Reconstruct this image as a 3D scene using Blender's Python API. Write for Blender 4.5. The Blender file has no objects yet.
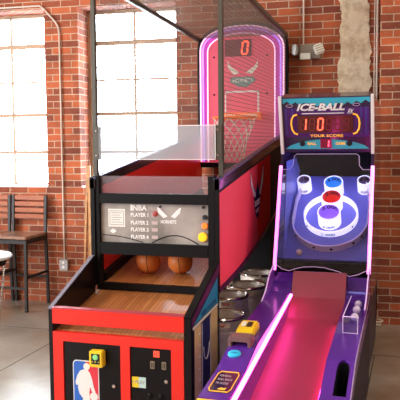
import bpy, bmesh, math, random
from mathutils import Vector, Matrix
random.seed(7)
scn = bpy.context.scene
COL = scn.collection
PI = math.pi

# ------------------------------------------------------------------ materials
def new_mat(name):
    m = bpy.data.materials.new(name); m.use_nodes = True
    nt = m.node_tree
    return m, nt, nt.nodes['Principled BSDF']

def mat(name, col, rough=.5, metal=0., emit=None, estr=0., coat=0., spec=.5, var=0., vscale=8., bump=0.):
    m, nt, b = new_mat(name)
    b.inputs['Base Color'].default_value = (*col, 1)
    b.inputs['Roughness'].default_value = rough
    b.inputs['Metallic'].default_value = metal
    b.inputs['Coat Weight'].default_value = coat
    b.inputs['Coat Roughness'].default_value = .08
    b.inputs['Specular IOR Level'].default_value = spec
    if emit:
        b.inputs['Emission Color'].default_value = (*emit, 1)
        b.inputs['Emission Strength'].default_value = estr
    N = nt.nodes; L = nt.links
    if var or bump:
        tc = N.new('ShaderNodeTexCoord'); no = N.new('ShaderNodeTexNoise')
        no.inputs['Scale'].default_value = vscale; no.inputs['Detail'].default_value = 5
        L.new(tc.outputs['Object'], no.inputs['Vector'])
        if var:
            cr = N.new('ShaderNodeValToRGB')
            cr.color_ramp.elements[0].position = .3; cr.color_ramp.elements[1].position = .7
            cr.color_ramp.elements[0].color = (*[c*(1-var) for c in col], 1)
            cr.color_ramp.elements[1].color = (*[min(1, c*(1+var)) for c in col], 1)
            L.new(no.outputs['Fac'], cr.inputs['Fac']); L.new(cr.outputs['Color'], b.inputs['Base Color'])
        if bump:
            bp = N.new('ShaderNodeBump'); bp.inputs['Strength'].default_value = bump
            L.new(no.outputs['Fac'], bp.inputs['Height']); L.new(bp.outputs['Normal'], b.inputs['Normal'])
    return m

def clear(name, tint=(1, 1, 1), gloss=.12, rough=.03):
    m = bpy.data.materials.new(name); m.use_nodes = True
    nt = m.node_tree; N = nt.nodes; L = nt.links
    N.clear()
    o = N.new('ShaderNodeOutputMaterial'); mx = N.new('ShaderNodeMixShader')
    t = N.new('ShaderNodeBsdfTransparent'); g = N.new('ShaderNodeBsdfGlossy')
    t.inputs['Color'].default_value = (*tint, 1); g.inputs['Roughness'].default_value = rough
    fr = N.new('ShaderNodeFresnel'); fr.inputs['IOR'].default_value = 1.45
    ad = N.new('ShaderNodeMath'); ad.operation = 'ADD'; ad.inputs[1].default_value = gloss; ad.use_clamp = True
    L.new(fr.outputs[0], ad.inputs[0]); L.new(ad.outputs[0], mx.inputs[0])
    L.new(t.outputs[0], mx.inputs[1]); L.new(g.outputs[0], mx.inputs[2]); L.new(mx.outputs[0], o.inputs[0])
    return m

def haze_plate(name, amount=.3, col=(.8, .8, .82)):
    m = bpy.data.materials.new(name); m.use_nodes = True
    nt = m.node_tree; N = nt.nodes; L = nt.links
    N.clear()
    o = N.new('ShaderNodeOutputMaterial'); mx = N.new('ShaderNodeMixShader'); mx2 = N.new('ShaderNodeMixShader')
    t = N.new('ShaderNodeBsdfTransparent'); g = N.new('ShaderNodeBsdfGlossy'); d = N.new('ShaderNodeBsdfDiffuse')
    tl = N.new('ShaderNodeBsdfTranslucent'); mx3 = N.new('ShaderNodeMixShader'); mx3.inputs[0].default_value = .5
    d.inputs['Color'].default_value = (*col, 1); g.inputs['Roughness'].default_value = .06
    tl.inputs['Color'].default_value = (*col, 1)
    L.new(d.outputs[0], mx3.inputs[1]); L.new(tl.outputs[0], mx3.inputs[2])
    mx.inputs[0].default_value = amount
    fr = N.new('ShaderNodeFresnel'); fr.inputs['IOR'].default_value = 1.45
    L.new(t.outputs[0], mx.inputs[1]); L.new(mx3.outputs[0], mx.inputs[2])
    L.new(fr.outputs[0], mx2.inputs[0]); L.new(mx.outputs[0], mx2.inputs[1]); L.new(g.outputs[0], mx2.inputs[2])
    L.new(mx2.outputs[0], o.inputs[0])
    return m

def brick_mat(name='brick', plaster=None):
    m, nt, b = new_mat(name); N = nt.nodes; L = nt.links
    tc = N.new('ShaderNodeTexCoord'); sp = N.new('ShaderNodeSeparateXYZ'); cb = N.new('ShaderNodeCombineXYZ')
    L.new(tc.outputs['Object'], sp.inputs[0])
    ad = N.new('ShaderNodeMath'); ad.operation = 'ADD'
    L.new(sp.outputs['X'], ad.inputs[0]); L.new(sp.outputs['Y'], ad.inputs[1])
    L.new(ad.outputs[0], cb.inputs['X']); L.new(sp.outputs['Z'], cb.inputs['Y'])
    # wobble the joints a little
    nz = N.new('ShaderNodeTexNoise'); nz.inputs['Scale'].default_value = 9; nz.inputs['Detail'].default_value = 3
    L.new(tc.outputs['Object'], nz.inputs['Vector'])
    mixv = N.new('ShaderNodeVectorMath'); mixv.operation = 'MULTIPLY_ADD'
    mixv.inputs[1].default_value = (.012, .010, 0)
    L.new(nz.outputs['Color'], mixv.inputs[0]); L.new(cb.outputs[0], mixv.inputs[2])
    br = N.new('ShaderNodeTexBrick')
    br.inputs['Scale'].default_value = 1; br.inputs['Brick Width'].default_value = .222
    br.inputs['Row Height'].default_value = .0715; br.inputs['Mortar Size'].default_value = .0055
    br.inputs['Mortar Smooth'].default_value = .25; br.inputs['Bias'].default_value = -.1
    br.inputs['Color1'].default_value = (.48, .11, .036, 1)
    br.inputs['Color2'].default_value = (.17, .036, .018, 1)
    br.inputs['Mortar'].default_value = (.50, .35, .24, 1)
    L.new(mixv.outputs[0], br.inputs['Vector'])
    n2 = N.new('ShaderNodeTexNoise'); n2.inputs['Scale'].default_value = 3.2; n2.inputs['Detail'].default_value = 6
    L.new(tc.outputs['Object'], n2.inputs['Vector'])
    mr = N.new('ShaderNodeMapRange'); mr.inputs['From Min'].default_value = .3; mr.inputs['From Max'].default_value = .7
    mr.inputs['To Min'].default_value = .72; mr.inputs['To Max'].default_value = 1.25
    L.new(n2.outputs['Fac'], mr.inputs['Value'])
    mul = N.new('ShaderNodeVectorMath'); mul.operation = 'SCALE'
    L.new(br.outputs['Color'], mul.inputs[0]); L.new(mr.outputs[0], mul.inputs['Scale'])
    # lime wash flecks
    n3 = N.new('ShaderNodeTexNoise'); n3.inputs['Scale'].default_value = 22; n3.inputs['Detail'].default_value = 8
    n3.inputs['Roughness'].default_value = .75
    L.new(tc.outputs['Object'], n3.inputs['Vector'])
    m3 = N.new('ShaderNodeMapRange'); m3.inputs['From Min'].default_value = .58; m3.inputs['From Max'].default_value = .72
    m3.inputs['To Max'].default_value = .55
    L.new(n3.outputs['Fac'], m3.inputs['Value'])
    mc = N.new('ShaderNodeMix'); mc.data_type = 'RGBA'; mc.inputs[7].default_value = (.66, .50, .36, 1)
    L.new(m3.outputs[0], mc.inputs[0]); L.new(mul.outputs[0], mc.inputs[6])
    L.new(mc.outputs[2], b.inputs['Base Color'])
    b.inputs['Roughness'].default_value = .85
    bp = N.new('ShaderNodeBump'); bp.inputs['Strength'].default_value = .6; bp.inputs['Distance'].default_value = .012
    inv = N.new('ShaderNodeMath'); inv.operation = 'SUBTRACT'; inv.inputs[0].default_value = 1
    L.new(br.outputs['Fac'], inv.inputs[1]); L.new(inv.outputs[0], bp.inputs['Height']); L.new(bp.outputs['Normal'], b.inputs['Normal'])
    return m

def floor_mat():
    m, nt, b = new_mat('polished_concrete'); N = nt.nodes; L = nt.links
    tc = N.new('ShaderNodeTexCoord')
    n1 = N.new('ShaderNodeTexNoise'); n1.inputs['Scale'].default_value = .9; n1.inputs['Detail'].default_value = 7; n1.inputs['Roughness'].default_value = .6
    n2 = N.new('ShaderNodeTexNoise'); n2.inputs['Scale'].default_value = 6; n2.inputs['Detail'].default_value = 8; n2.inputs['Roughness'].default_value = .7
    L.new(tc.outputs['Object'], n1.inputs['Vector']); L.new(tc.outputs['Object'], n2.inputs['Vector'])
    cr = N.new('ShaderNodeValToRGB'); e = cr.color_ramp.elements
    e[0].position = .32; e[0].color = (.19, .13, .075, 1); e[1].position = .66; e[1].color = (.36, .325, .275, 1)
    L.new(n1.outputs['Fac'], cr.inputs['Fac'])
    mr = N.new('ShaderNodeMapRange'); mr.inputs['From Min'].default_value = .3; mr.inputs['From Max'].default_value = .7
    mr.inputs['To Min'].default_value = .8; mr.inputs['To Max'].default_value = 1.15
    L.new(n2.outputs['Fac'], mr.inputs['Value'])
    sc = N.new('ShaderNodeVectorMath'); sc.operation = 'SCALE'
    L.new(cr.outputs['Color'], sc.inputs[0]); L.new(mr.outputs[0], sc.inputs['Scale'])
    L.new(sc.outputs[0], b.inputs['Base Color'])
    r2 = N.new('ShaderNodeMapRange'); r2.inputs['To Min'].default_value = .22; r2.inputs['To Max'].default_value = .42
    L.new(n2.outputs['Fac'], r2.inputs['Value']); L.new(r2.outputs[0], b.inputs['Roughness'])
    b.inputs['Coat Weight'].default_value = .35; b.inputs['Coat Roughness'].default_value = .22
    return m

def plank_mat(name, c1, c2, width=.028, axis='X', rough=.3, coat=.35):
    m, nt, b = new_mat(name); N = nt.nodes; L = nt.links
    tc = N.new('ShaderNodeTexCoord'); sp = N.new('ShaderNodeSeparateXYZ'); cb = N.new('ShaderNodeCombineXYZ')
    L.new(tc.outputs['Object'], sp.inputs[0])
    other = 'Y' if axis == 'X' else 'X'
    L.new(sp.outputs[other], cb.inputs['X']); L.new(sp.outputs[axis], cb.inputs['Y'])
    br = N.new('ShaderNodeTexBrick'); br.inputs['Scale'].default_value = 1
    br.inputs['Brick Width'].default_value = .5; br.inputs['Row Height'].default_value = width
    br.inputs['Mortar Size'].default_value = .0016; br.inputs['Mortar Smooth'].default_value = .3
    br.inputs['Color1'].default_value = (*c1, 1); br.inputs['Color2'].default_value = (*c2, 1)
    br.inputs['Mortar'].default_value = (*[c*.35 for c in c2], 1)
    L.new(cb.outputs[0], br.inputs['Vector'])
    mp = N.new('ShaderNodeMapping'); mp.inputs['Scale'].default_value = (60, 3, 3) if axis == 'X' else (3, 60, 3)
    no = N.new('ShaderNodeTexNoise'); no.inputs['Scale'].default_value = 1; no.inputs['Detail'].default_value = 4
    L.new(tc.outputs['Object'], mp.inputs[0]); L.new(mp.outputs[0], no.inputs['Vector'])
    mr = N.new('ShaderNodeMapRange'); mr.inputs['To Min'].default_value = .75; mr.inputs['To Max'].default_value = 1.25
    L.new(no.outputs['Fac'], mr.inputs['Value'])
    sc = N.new('ShaderNodeVectorMath'); sc.operation = 'SCALE'
    L.new(br.outputs['Color'], sc.inputs[0]); L.new(mr.outputs[0], sc.inputs['Scale'])
    L.new(sc.outputs[0], b.inputs['Base Color'])
    b.inputs['Roughness'].default_value = rough; b.inputs['Coat Weight'].default_value = coat
    return m

def plaster_mat():
    m, nt, b = new_mat('old_plaster'); N = nt.nodes; L = nt.links
    tc = N.new('ShaderNodeTexCoord'); no = N.new('ShaderNodeTexNoise')
    no.inputs['Scale'].default_value = 7; no.inputs['Detail'].default_value = 9; no.inputs['Roughness'].default_value = .7
    L.new(tc.outputs['Object'], no.inputs['Vector'])
    cr = N.new('ShaderNodeValToRGB'); e = cr.color_ramp.elements
    e[0].position = .3; e[0].color = (.42, .27, .14, 1); e[1].position = .55; e[1].color = (.82, .70, .50, 1)
    L.new(no.outputs['Fac'], cr.inputs['Fac']); L.new(cr.outputs['Color'], b.inputs['Base Color'])
    b.inputs['Roughness'].default_value = .9
    bp = N.new('ShaderNodeBump'); bp.inputs['Strength'].default_value = .5; bp.inputs['Distance'].default_value = .02
    L.new(no.outputs['Fac'], bp.inputs['Height']); L.new(bp.outputs['Normal'], b.inputs['Normal'])
    return m

M = dict(
    emwhite=mat('emblem_white', (.9, .88, .88), .6, spec=.1), emnavy=mat('emblem_navy', (.02, .02, .09), .6, spec=.1),
    brick=brick_mat(), floor=floor_mat(), plaster=plaster_mat(),
    wood=plank_mat('playfield_wood', (.55, .22, .07), (.40, .14, .04), rough=.42, coat=.12),
    slat=plank_mat('chair_wood', (.46, .13, .035), (.36, .09, .025), .2, 'Z', .45, .1),
    seatwood=plank_mat('seat_wood', (.36, .20, .13), (.28, .155, .10), .06, 'Y', .3, .4),
    stick=mat('pale_wood', (.55, .27, .10), .5, var=.3, vscale=12),
    black=mat('black_laminate', (.006, .005, .006), .3, spec=.25),
    matte=mat('black_matte', (.006, .005, .005), .5, spec=.15),
    darkmetal=mat('dark_metal', (.022, .018, .015), .45, .3),
    olive=mat('olive_black_metal', (.075, .065, .045), .45, .2),
    red=mat('red_laminate', (.86, .022, .012), .3, coat=.25),
    redred=mat('red_side_untinted', (.90, .012, .012), .5, spec=.12), redside=mat('red_side_neon_tint', (.93, .085, .14), .5, spec=.12),  # pink neon light painted into the side red; the band is left untinted
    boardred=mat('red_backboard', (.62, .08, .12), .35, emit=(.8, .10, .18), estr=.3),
    ceil=mat('ceiling_timber', (.30, .22, .16), .9), wallp=mat('wall_paint', (.22, .13, .09), .9),
    steel=mat('steel_sash', (.50, .34, .22), .6), white=mat('white_paint', (.85, .84, .82), .4),
    pipe=mat('painted_conduit', (.66, .56, .46), .5), galv=mat('grey_box', (.45, .43, .40), .45, .5),
    keg=mat('keg_steel', (.72, .64, .54), .4, .35, var=.25, vscale=9), kegd=mat('keg_top', (.55, .45, .35), .4, .2),
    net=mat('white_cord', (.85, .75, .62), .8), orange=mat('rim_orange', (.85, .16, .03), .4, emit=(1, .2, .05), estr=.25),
    ball=mat('basketball_orange', (.80, .22, .04), .45), seam=mat('ball_seam', (.03, .015, .01), .6),
    glass=clear('window_glass', (.97, .99, 1), .0), acrylic=haze_plate('scuffed_acrylic', .40, (.75, .78, .80)),
    shield=clear('clear_shield', (.97, .97, 1), .0),
    shieldedge=mat('shield_edge', (.75, .6, .85), .2, emit=(.8, .5, .9), estr=.35),
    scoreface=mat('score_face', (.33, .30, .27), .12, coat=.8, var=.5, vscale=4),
    paper=mat('white_paper', (.80, .78, .72), .6), papergrey=mat('grey_print', (.35, .33, .30), .6),
    txtwhite=mat('white_lettering', (.85, .83, .80), .5), txtdull=mat('pink_grey_lettering', (.55, .42, .40), .5),
    nbablue=mat('logo_blue', (.03, .14, .55), .35), nbared=mat('logo_red', (.75, .04, .06), .35),
    yellow=mat('yellow_plastic', (.90, .62, .02), .35), green=mat('green_disc', (.25, .75, .25), .4),
    orangeb=mat('orange_button', (1, .22, .03), .3, emit=(1, .2, .02), estr=.5),
    yellowb=mat('yellow_button', (1, .55, .02), .3, emit=(1, .5, .02), estr=.5),
    chrome=mat('chrome', (.75, .72, .68), .2, 1), coin=mat('brass_slot', (.38, .30, .2), .4, .7),
    blue=mat('art_blue', (.02, .28, .50), .3), navy=mat('art_navy', (.015, .02, .09), .3),
    tan=mat('art_tan', (.68, .46, .20), .4), purpledk=mat('art_purple', (.10, .015, .07), .3),
    lipblue=mat('rail_lip', (.13, .14, .30), .25, .3), cream=mat('cream_line', (.8, .75, .62), .4),
    purple=mat('purple_laminate', (.10, .022, .30), .25, coat=.4),
    lane=mat('lane_vinyl', (.27, .045, .08), .38, var=.12, vscale=3),
    teal=mat('art_teal', (.03, .33, .45), .35, emit=(.03, .5, .6), estr=.15),
    hdark=mat('header_dark', (.03, .012, .06), .15, coat=.7), hpurple=mat('header_purple', (.07, .01, .16), .3),
    display=mat('display_glass', (.10, .008, .008), .12, coat=.6),
    segoff=mat('segment_dim', (.22, .02, .015), .4), segon=mat('segment_lit', (1, .1, .05), .4, emit=(1, .10, .05), estr=2.2),
    seghot=mat('segment_small_lit', (1, .2, .2), .4, emit=(1, .06, .12), estr=3.5),
    amber=mat('amber_print', (.95, .45, .03), .4, emit=(1, .45, .03), estr=.5),
    board=mat('target_board', (.17, .17, .62), .4), ringm=mat('ring_white', (.85, .74, .86), .4),
    ringlit=mat('ring_inner', (.92, .88, .95), .4, emit=(.8, .78, 1), estr=.9),
    cupblue=mat('cup_blue', (.05, .35, .85), .35, emit=(.05, .35, .9), estr=.35), cupred=mat('cup_red', (.80, .03, .05), .35, emit=(.9, .05, .06), estr=.25),
    cupvio=mat('cup_violet', (.50, .28, .85), .35, emit=(.4, .2, .9), estr=.35), cuppink=mat('cup_pink', (.62, .42, .66), .4),
    tube=mat('pink_neon_tube', (1, .6, .9), .3, emit=(1, .045, .36), estr=17),
    tubev=mat('violet_neon_tube', (1, .6, .95), .3, emit=(.95, .16, .75), estr=2.6),
    neonp=mat('purple_neon', (.6, .3, 1), .3, emit=(.42, .20, .95), estr=.95),
    neonw=mat('pink_white_neon', (1, .7, .9), .3, emit=(1, .62, .9), estr=1.0),
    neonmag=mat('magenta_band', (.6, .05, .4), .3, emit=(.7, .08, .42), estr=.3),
    led=mat('led_strip', (.7, .7, 1), .3, emit=(.40, .42, 1), estr=40),
    bluebtn=mat('blue_button', (.03, .45, .75), .3, emit=(.03, .45, .8), estr=.2),
    bracket=mat('grey_brown_bracket', (.20, .10, .10), .4), hole=mat('dark_pocket', (.004, .004, .01), .6),
    lamp=mat('lamp_lens', (.85, .82, .70), .35), lampbox=mat('lamp_housing', (.30, .25, .20), .5),
    cord=mat('pale_cord', (.62, .55, .42), .6), greenp=mat('green_plug', (.10, .30, .22), .5),
)

# ------------------------------------------------------------------ geometry helper
class G:
    def __init__(s): s.v = []; s.f = []; s.smooth = False
    def add(s, vs, fs):
        n = len(s.v); s.v += [Vector(p) for p in vs]; s.f += [[i+n for i in f] for f in fs]; return s
    def box(s, x0, x1, y0, y1, z0, z1):
        return s.add([(x0,y0,z0),(x1,y0,z0),(x1,y1,z0),(x0,y1,z0),(x0,y0,z1),(x1,y0,z1),(x1,y1,z1),(x0,y1,z1)],
              [(0,3,2,1),(4,5,6,7),(0,1,5,4),(1,2,6,5),(2,3,7,6),(3,0,4,7)])
    def prism(s, pts, a, b, ax='x'):
        """closed outline extruded along an axis; ax x: pts are (y,z); y: (x,z); z: (x,y)"""
        f = {'x': lambda p, t: (t, p[0], p[1]), 'y': lambda p, t: (p[0], t, p[1]), 'z': lambda p, t: (p[0], p[1], t)}[ax]
        n = len(pts)
        vs = [f(p, a) for p in pts] + [f(p, b) for p in pts]
        fs = [list(range(n))[::-1], list(range(n, 2*n))] + [(i, (i+1) % n, n+(i+1) % n, n+i) for i in range(n)]
        return s.add(vs, fs)
    def ext(s, pts, d):
        d = Vector(d); n = len(pts); vs = [Vector(p) for p in pts]; vs += [p+d for p in vs]
        return s.add(vs, [list(range(n))[::-1], list(range(n, 2*n))] + [(i, (i+1) % n, n+(i+1) % n, n+i) for i in range(n)])
    def bar(s, a, b, w, h=None, up=(0, 0, 1)):
        a = Vector(a); b = Vector(b); h = h or w; d = (b-a).normalized(); up = Vector(up)
        if abs(d.dot(up)) > .98: up = Vector((0, 1, 0))
        r = d.cross(up).normalized(); u = r.cross(d)
        q = [r*(i*w/2)+u*(j*h/2) for i, j in ((-1,-1),(1,-1),(1,1),(-1,1))]
        return s.add([a+k for k in q]+[b+k for k in q], [(0,1,2,3),(7,6,5,4),(0,4,5,1),(1,5,6,2),(2,6,7,3),(3,7,4,0)])
    def tube(s, pts, r, n=8, closed=False, r2=None):
        s.smooth = True
        pts = [Vector(p) for p in pts]; N = len(pts); rings = []; pu = None
        for i, p in enumerate(pts):
            if closed: d = pts[(i+1) % N]-pts[i-1]
            else: d = pts[min(i+1, N-1)]-pts[max(i-1, 0)]
            d.normalize()
            if pu is None:
                pu = Vector((0,0,1)) if abs(d.z) < .9 else Vector((0,1,0))
            a = d.cross(pu).normalized(); u = a.cross(d).normalized(); pu = u
            rr = r if r2 is None else r+(r2-r)*i/(N-1)
            rings.append([p+(a*math.cos(2*PI*k/n)+u*math.sin(2*PI*k/n))*rr for k in range(n)])
        vs = [q for g in rings for q in g]; fs = []
        for i in range(N if closed else N-1):
            j = (i+1) % N
            for k in range(n): fs.append((i*n+k, i*n+(k+1) % n, j*n+(k+1) % n, j*n+k))
        if not closed: fs += [list(range(n))[::-1], [(N-1)*n+k for k in range(n)]]
        return s.add(vs, fs)
    def lathe(s, prof, c, axis=(0, 0, 1), n=32, capend=True):
        """prof: (radius, height) along axis from c"""
        s.smooth = True
        c = Vector(c); w = Vector(axis).normalized()
        t = Vector((1,0,0)) if abs(w.x) < .9 else Vector((0,1,0))
        a = w.cross(t).normalized(); u = w.cross(a)
        vs = []; fs = []
        for r, h in prof:
            for k in range(n): vs.append(c+w*h+(a*math.cos(2*PI*k/n)+u*math.sin(2*PI*k/n))*r)
        for i in range(len(prof)-1):
            for k in range(n): fs.append((i*n+k, i*n+(k+1) % n, (i+1)*n+(k+1) % n, (i+1)*n+k))
        if capend:
            if prof[0][0] > 1e-4: fs.append(list(range(n))[::-1])
            if prof[-1][0] > 1e-4: fs.append([(len(prof)-1)*n+k for k in range(n)])
        return s.add(vs, fs)
    def sphere(s, c, r, nu=20, nv=12):
        return s.lathe([(max(1e-5, r*math.sin(PI*i/nv)), -r*math.cos(PI*i/nv)) for i in range(nv+1)], c, n=nu, capend=False)

def obj(name, g, m, parent=None, bevel=0., label=None, kind=None, smooth=None):
    me = bpy.data.meshes.new(name)
    o = bpy.data.objects.new(name, me)
    off = Vector((0, 0, 0)); p = parent
    if parent is not None: off = Vector(parent['org'])
    me.from_pydata([tuple(v-off) for v in g.v], [], g.f)
    bm = bmesh.new(); bm.from_mesh(me)
    bmesh.ops.recalc_face_normals(bm, faces=bm.faces)
    if bevel:
        bmesh.ops.bevel(bm, geom=[e for e in bm.edges if len(e.link_faces) == 2 and e.calc_face_angle(0) > .6], offset=bevel, segments=2, affect='EDGES', clamp_overlap=True)
    bm.to_mesh(me); bm.free()
    sm = g.smooth if smooth is None else smooth
    if sm:
        me.polygons.foreach_set('use_smooth', [True]*len(me.polygons))
        me.set_sharp_from_angle(angle=math.radians(38))
    me.materials.append(m)
    COL.objects.link(o); o.parent = parent
    if label: o['label'] = label
    if kind: o['kind'] = kind
    o['org'] = tuple(off)
    return o

def thing(name, label, cat, loc=(0,0,0), group=None):
    e = bpy.data.objects.new(name, None); e.empty_display_size = .1; COL.objects.link(e)
    e.location = loc; e['org'] = tuple(loc); e['label'] = label; e['category'] = cat
    if group: e['group'] = group
    return e
def tag(o, label, cat, group=None):
    o['label'] = label; o['category'] = cat
    if group: o['group'] = group
    return o

def text_g(s, size, fit=None, depth=.0015, shear=0., bold=0.):
    """lettering as a G in local x (right), y (up), z (out); fit = total width"""
    cu = bpy.data.curves.new('t', 'FONT'); cu.body = s; cu.size = size; cu.shear = shear; cu.offset = bold
    cu.extrude = depth/2; cu.resolution_u = 3; cu.align_x = 'LEFT'
    to = bpy.data.objects.new('t', cu); COL.objects.link(to)
    bpy.context.view_layer.update()
    dg = bpy.context.evaluated_depsgraph_get()
    me = bpy.data.meshes.new_from_object(to.evaluated_get(dg))
    g = G(); vs = [v.co.copy() for v in me.vertices]
    x0 = min(v.x for v in vs); x1 = max(v.x for v in vs)
    k = (fit/(x1-x0)) if fit else 1
    g.add([((v.x-x0)*k, v.y, v.z) for v in vs], [list(p.vertices) for p in me.polygons])
    bpy.data.objects.remove(to); bpy.data.curves.remove(cu); bpy.data.meshes.remove(me)
    return g
def place(g, o, X, Y):
    """map local (x,y,z) to o + x*X + y*Y + z*(X x Y)"""
    o = Vector(o); X = Vector(X).normalized(); Y = Vector(Y).normalized(); Z = X.cross(Y)
    g.v = [o+X*v.x+Y*v.y+Z*v.z for v in g.v]; return g
def merge(*gs):
    r = G()
    for g in gs: r.add(g.v, g.f)
    return r

# ------------------------------------------------------------------ camera
H = 1.75
yaw, pit, rol = math.radians(17.1), math.radians(-4.66), math.radians(-.47)
fw = Vector((-math.sin(yaw)*math.cos(pit), math.cos(yaw)*math.cos(pit), math.sin(pit)))
rt = Vector((math.cos(yaw), math.sin(yaw), 0)); up = rt.cross(fw)
rt2 = rt*math.cos(rol)+up*math.sin(rol); up2 = up*math.cos(rol)-rt*math.sin(rol)
cam = bpy.data.cameras.new('camera'); cam.sensor_width = 36; cam.lens = 700*36/400; cam.clip_start = .05
co = bpy.data.objects.new('camera', cam); COL.objects.link(co); scn.camera = co
Rm = Matrix((rt2, up2, -fw)).transposed().to_4x4()
co.matrix_world = Matrix.Translation((0, 0, H)) @ Rm

# ------------------------------------------------------------------ room shell (wall frame turned 3 degrees)
WA = math.radians(3); WO = Vector((-2.1, 6.95, 0))
WU = Vector((math.cos(WA), math.sin(WA), 0)); WN = Vector((-math.sin(WA), math.cos(WA), 0))
def W(s, d, z): return WO+WU*s+WN*d+Vector((0, 0, z))
def wobj(name, g, m, kind='structure', bevel=0., parent=None):
    """g is in wall coordinates (s, d, z)"""
    o = obj(name, g, m, parent, bevel, kind=kind)
    if parent is None:
        o.location = WO; o.rotation_euler = (0, 0, WA)
    return o
CZ = 4.3
w = G()
w.box(-4.6, -2.85, 0, .4, 0, CZ)
w.box(-2.85, -1.76, 0, .4, 0, 1.275); w.box(-2.85, -1.76, 0, .4, 3.2, CZ)
w.box(-1.76, -1.37, 0, .4, 0, CZ)
w.box(-1.37, -.28, 0, .4, 0, 1.275); w.box(-1.37, -.28, 0, .4, 3.2, CZ)
w.box(-.28, 5.8, 0, .4, 0, CZ)
w.box(1.76, 3.2, -.22, 0, 0, CZ)
wobj('wall_back', w, M['brick'])

def window(n, s0, s1):
    z0, z1, d = 1.275, 3.2, .27
    f = G(); t = .035
    f.box(s0, s0+t, d, d+.05, z0, z1); f.box(s1-t, s1, d, d+.05, z0, z1)
    f.box(s0, s1, d, d+.05, z1-t, z1); f.box(s0, s1, d, d+.05, z0, z0+t)
    sm = (s0+s1)/2
    f.box(sm-.012, sm+.012, d, d+.04, z0, z1)
    for z, k in ((2.85, .024), (2.45, .010), (2.08, .020), (1.66, .018)):
        f.box(s0, s1, d-.005, d+.045, z-k, z+k)
    r = wobj('window_%d' % n, f, M['steel'])
    g = G(); g.box(s0+t, s1-t, d+.02, d+.026, z0+t, z1-t)
    o = obj('window_pane', g, M['glass'], None, kind='structure'); o.parent = r
    g = G(); g.box(s0, s1, .004, d, z0, z0+.022)
    o = obj('window_sill', g, M['white'], None, .004, kind='structure'); o.parent = r
window(1, -2.85, -1.76); window(2, -1.37, -.28)

# plaster strip left on the brick where an old pier was cut back
def rag(x, side, z): return x+side*(.012*math.sin(z*5)+.010*math.sin(z*17+1)+.020*(random.random()-.5))
zs = [1.5+i*.03 for i in range(94)]
pl = [(rag(1.375, 1, z), z) for z in zs]+[(rag(1.665, 1, z*1.13), z) for z in reversed(zs)]
g = G(); g.prism(pl, -.012, 0.003, 'y')
wobj('trim_plaster_strip', g, M['plaster'])

g = G(); g.box(-7, 5, -4, 8.2, -.1, 0)
obj('floor', g, M['floor'], kind='structure')
g = G(); g.box(-3.056, -3.048, -3, 6.9, 0, .0012); g.box(-7, 4, 5.796, 5.804, 0, .0011); g.box(-.3, -.292, -3, 5.796, 0, .0012) 
obj('trim_floor_joint', g, mat('joint', (.05, .045, .04), .8), kind='structure')
g = G(); g.box(-7, 5, -4, 8.2, CZ, CZ+.1)
obj('ceiling', g, M['ceil'], kind='structure')
g = G()   # left wall; three tall unseen openings added to let daylight onto floor and fronts
for a, b in ((-4, -2.6), (-1.0, .2), (1.8, 3.0), (4.6, 7.2)): g.box(-6.9, -6.6, a, b, 0, CZ)
for a, b in ((-2.6, -1.0), (.2, 1.8), (3.0, 4.6)): g.box(-6.9, -6.6, a, b, 0, 1.0); g.box(-6.9, -6.6, a, b, 3.5, CZ)
obj('wall_left', g, M['brick'], kind='structure')
g = G(); g.box(3.6, 3.8, -4, 7.5, 0, CZ); obj('wall_right', g, M['wallp'], kind='structure')
g = G(); g.box(-7, 4, -4.1, -3.9, 0, CZ); obj('wall_front', g, M['wallp'], kind='structure')
g = G(); g.box(-7.0, -6.55, 6.3, 8, 0, CZ)

# ------------------------------------------------------------------ pipes, lights on the wall
def wpts(l): return [W(*p) for p in l]
def arc(p, q, r, n=6): pass
t = thing('electrical_conduit', 'thin pale conduit running down the brick pier to a grey outlet box', 'conduit', tuple(W(-1.575, -.02, .43)))
g = G(); g.tube(wpts([(-2.9, -.02, 3.235), (-1.80, -.02, 3.235), (-1.76, -.02, 3.21), (-1.62, -.02, 3.06), (-1.585, -.02, 3.0), (-1.575, -.02, 2.92), (-1.575, -.02, .48)]), .009)
obj('pipe', g, M['pipe'], t)
g = G()
g.add([W(s, d, z) for s, d, z in ((-1.625,-.05,.37),(-1.525,-.05,.37),(-1.525,-.001,.37),(-1.625,-.001,.37),(-1.625,-.05,.485),(-1.525,-.05,.485),(-1.525,-.001,.485),(-1.625,-.001,.485))],
      [(0,3,2,1),(4,5,6,7),(0,1,5,4),(1,2,6,5),(2,3,7,6),(3,0,4,7)])
b_ = obj('outlet_box', g, M['galv'], t, .004)
g = G(); g.lathe([(.016, 0), (.016, .006)], W(-1.575, -.05, .455), -WN, 16); g.lathe([(.016, 0), (.016, .006)], W(-1.575, -.05, .405), -WN, 16)
obj('socket', g, M['white'], b_)

g = G(); g.tube(wpts([(1.735, -.03, CZ), (1.735, -.03, .05)]), .011); g.tube(wpts([(1.71, -.02, CZ), (1.71, -.02, .5)]), .006)
tag(obj('electrical_conduit', g, M['pipe']), 'tall straight pale conduit beside the corner of the brick pilaster at right', 'conduit')

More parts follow.
